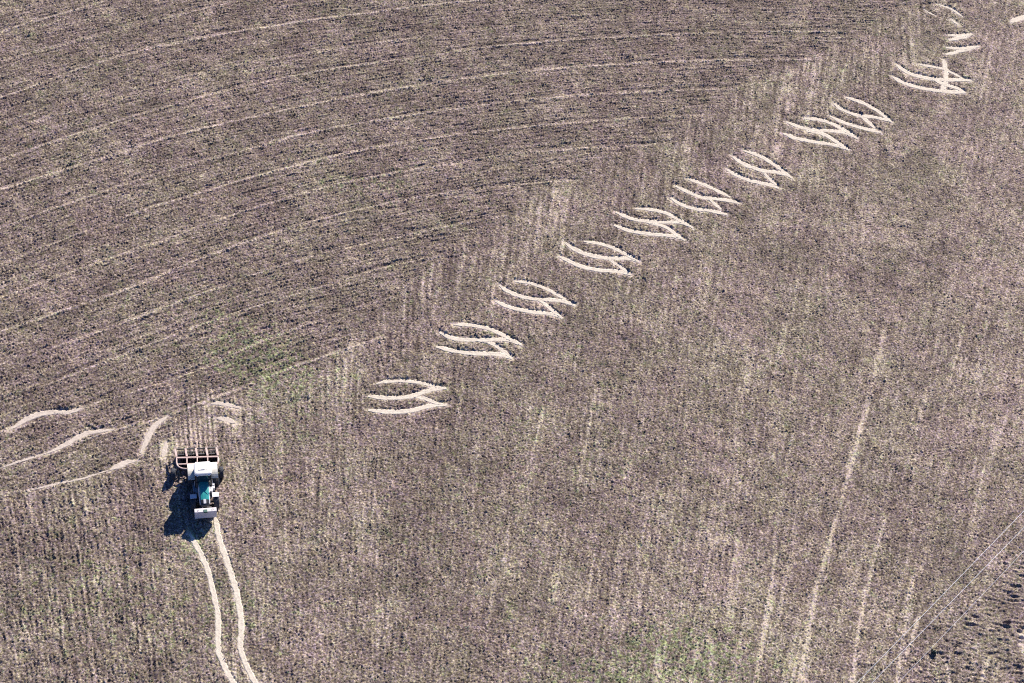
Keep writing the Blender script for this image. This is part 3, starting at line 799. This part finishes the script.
# ------------------------------------------------------------------ cultivator
CPt = at(197.6, 463.2); RZC = RZ - R(3)
cu = empty("cultivator", (CPt[0], CPt[1], 0), RZC, "pale red framed cultivator with open bays of dark discs behind the tractor", "cultivator")
ZF = .80
Wd = 1.60
mk("main_beam", lambda b: sqbar(b, (0, -Wd - .04, ZF), (0, Wd + .04, ZF), .12, .12), M_FRAME, cu)
mk("rear_beam", lambda b: sqbar(b, (-.92, -Wd - .02, ZF - .1), (-.92, Wd + .02, ZF - .1), .08, .10), M_DARK, cu)
mk("front_beam", lambda b: sqbar(b, (.62, -Wd + .06, ZF), (.62, Wd - .06, ZF), .09, .10), M_FRAME, cu)
for y in (-Wd, -.80, 0, .80, Wd):
    mk("frame_bar", lambda b: sqbar(b, (-.88, y - .12, ZF - .02), (-.065, y, ZF + .03), .15, .12), M_FRAME, cu)
for y in (-.80, .80):
    mk("frame_bar", lambda b: sqbar(b, (.065, y, ZF + .01), (.57, y, ZF + .01), .09, .10), M_FRAME, cu)
for s in (-1, 1):
    pts = [(.065, s * Wd, ZF + .01), (.5, s * (Wd - .01), ZF + .02), (.78, s * (Wd - .10), ZF + .02), (.98, s * (Wd - .33), ZF + .02), (1.06, s * (Wd - .62), ZF + .01), (1.08, s * .46, ZF)]
    mk("side_arm", lambda b: tube(b, resample(pts, .08), .06, 8), M_FRAME, cu)
    a = mk("wheel_arm", lambda b: tube(b, [(.80, s * (Wd - .1), ZF), (1.12, s * (Wd + .02), .70), (1.25, s * (Wd + .02), .47)], .04, 8), M_DARK, cu)
    wheel("gauge_wheel", (1.25, s * (Wd + .24), .44), .46, .34, 14, cu)
def mast(b):
    sqbar(b, (1.08, -.46, .58), (1.08, .46, .58), .09, .10); sqbar(b, (1.08, -.36, .6), (1.05, -.05, 1.22), .07, .07); sqbar(b, (1.08, .36, .6), (1.05, .05, 1.22), .07, .07)
    sqbar(b, (1.05, 0, 1.2), (.06, 0, .9), .07, .07)
mk("hitch_mast", mast, M_FRAME, cu)
def disc(b, c, r, ang):
    m3 = Matrix.Rotation(ang, 3, 'Z'); n0 = len(b.verts)
    tmp = bmesh.new(); lathe_y(tmp, [(-.012, 0.001), (.03, r * .5), (.085, r), (.095, r), (.045, r * .5), (.005, .001)], (0, 0, 0), 18)
    vm = {v: b.verts.new(m3 @ v.co + Vector(c)) for v in tmp.verts}
    for f in tmp.faces:
        try: b.faces.new([vm[v] for v in f.verts])
        except ValueError: pass
    tmp.free()
    sqbar(b, (c[0], c[1], c[2]), (c[0] + .18, c[1], ZF - .06), .04, .05)
for x, off, ang in ((-.22, .12, 16), (-.56, .22, 16), (.34, .17, -16)):
    for i in range(16):
        y = -Wd + off + i * (2 * Wd - .32) / 15
        mk("disc", lambda b: disc(b, (x, y, .26), .31, R(ang)), M_DISC, cu)
    mk("disc_beam", lambda b: sqbar(b, (x + .18, -Wd + .09, ZF - .10), (x + .18, Wd - .09, ZF - .10), .09, .08), M_DARK, cu)
def roller(b):
    for k_ in range(10):
        a = 2 * math.pi * k_ / 10
        tube(b, [(-.72 + .24 * math.cos(a), -Wd + .08, .22 + .24 * math.sin(a)), (-.72 + .24 * math.cos(a + .5), Wd - .08, .22 + .24 * math.sin(a + .5))], .02, 6)
    for j in range(7):
        y = -Wd + .09 + j * (2 * Wd - .18) / 6
        lathe_y(b, [(-.01, .04), (-.01, .235), (.01, .235), (.01, .04)], (-.72, y, .22), 20)
    tube(b, [(-.72, -Wd + .04, .22), (-.72, Wd - .04, .22)], .035, 8)
mk("cage_roller", roller, M_DARK, cu)
for s in (-1, 1):
    mk("roller_arm", lambda b: sqbar(b, (-.72, s * (Wd - .02), .24), (-.55, s * (Wd - .02), ZF - .06), .03, .08), M_FRAME, cu)
def drag(b):
    tube(b, [(-2.12, -.85, .16), (-2.12, .85, .16)], .022, 6)
    for y in (-.8, 0, .8): tube(b, [(-2.12, y, .16), (-1.5, y * .9, .42), (-.95, y, ZF - .10)], .018, 6)
    for y in np.linspace(-.8, .8, 9): tube(b, [(-2.12, y, .16), (-2.18, y, .0)], .01, 5)
mk("drag_harrow", drag, M_FRAME, cu)

# ------------------------------------------------------------------ overhead cables crossing the lower right corner
M_CABLE = mat("cable_aluminium", (.50, .52, .60), .5, metal=.3, vary=.1)
ZC = 9.0
cab = [((1024, 511), (857, 683), "uppermost of the three thin power cables across the lower right corner"),
       ((1024, 527.5), (872, 683), "middle of the three thin power cables across the lower right corner"),
       ((1024, 551), (898, 683), "lowest of the three thin power cables, passing beside the small dark bush")]
for a, b_, lab in cab:
    A = at(*a, ZC); B = at(*b_, ZC); d = (B - A) / np.linalg.norm(B - A); m_ = (A + B) / 2
    bm = bmesh.new()
    pts = [tuple(m_ + d * t_ + np.array([0, 0, .9 * (t_ / 45) ** 2])) for t_ in np.linspace(-46, 46, 41)]
    tube(bm, pts, .0075 if 'lowest' in lab else .0105, 6)
    o = obj("power_cable", bm, M_CABLE)
    tag(o, lab, "power cable", "power cables over the field corner")

# small dark bush under the lowest cable
def bush():
    c = at(933, 653); bm = bmesh.new()
    for _ in range(110):
        v = Vector((random.gauss(0, 1), random.gauss(0, 1), random.gauss(0, 1))).normalized() * random.uniform(.3, 1) ** .5
        p = Vector((c[0] + v.x * .22, c[1] + v.y * .22, .17 + v.z * .18)); s = random.uniform(.03, .07)
        n = Vector((random.gauss(0, 1), random.gauss(0, 1), random.gauss(0, 1))).normalized(); t_ = n.orthogonal().normalized(); q = n.cross(t_)
        bm.faces.new([bm.verts.new(p + t_ * s * 1.5), bm.verts.new(p + q * s * .7), bm.verts.new(p - t_ * s * 1.5), bm.verts.new(p - q * s * .7)])
    e = empty("bush", (0, 0, 0), 0, "small dark green bush on bare soil below the lowest power cable", "bush")
    e.location = (c[0], c[1], 0)
    f = obj("foliage", bm, mat("bush_leaf", (.03, .06, .055), .6, vary=.4), e); f.matrix_parent_inverse = Matrix.Translation((-c[0], -c[1], 0))
    bm = bmesh.new()
    for k_ in range(5):
        a = k_ * 1.256; tube(bm, [(0, 0, -.05), (.1 * math.cos(a), .1 * math.sin(a), .15), (.22 * math.cos(a), .22 * math.sin(a), .36)], [.02, .014, .006], 5)
    obj("stem", bm, M_DARK, e)
bush()
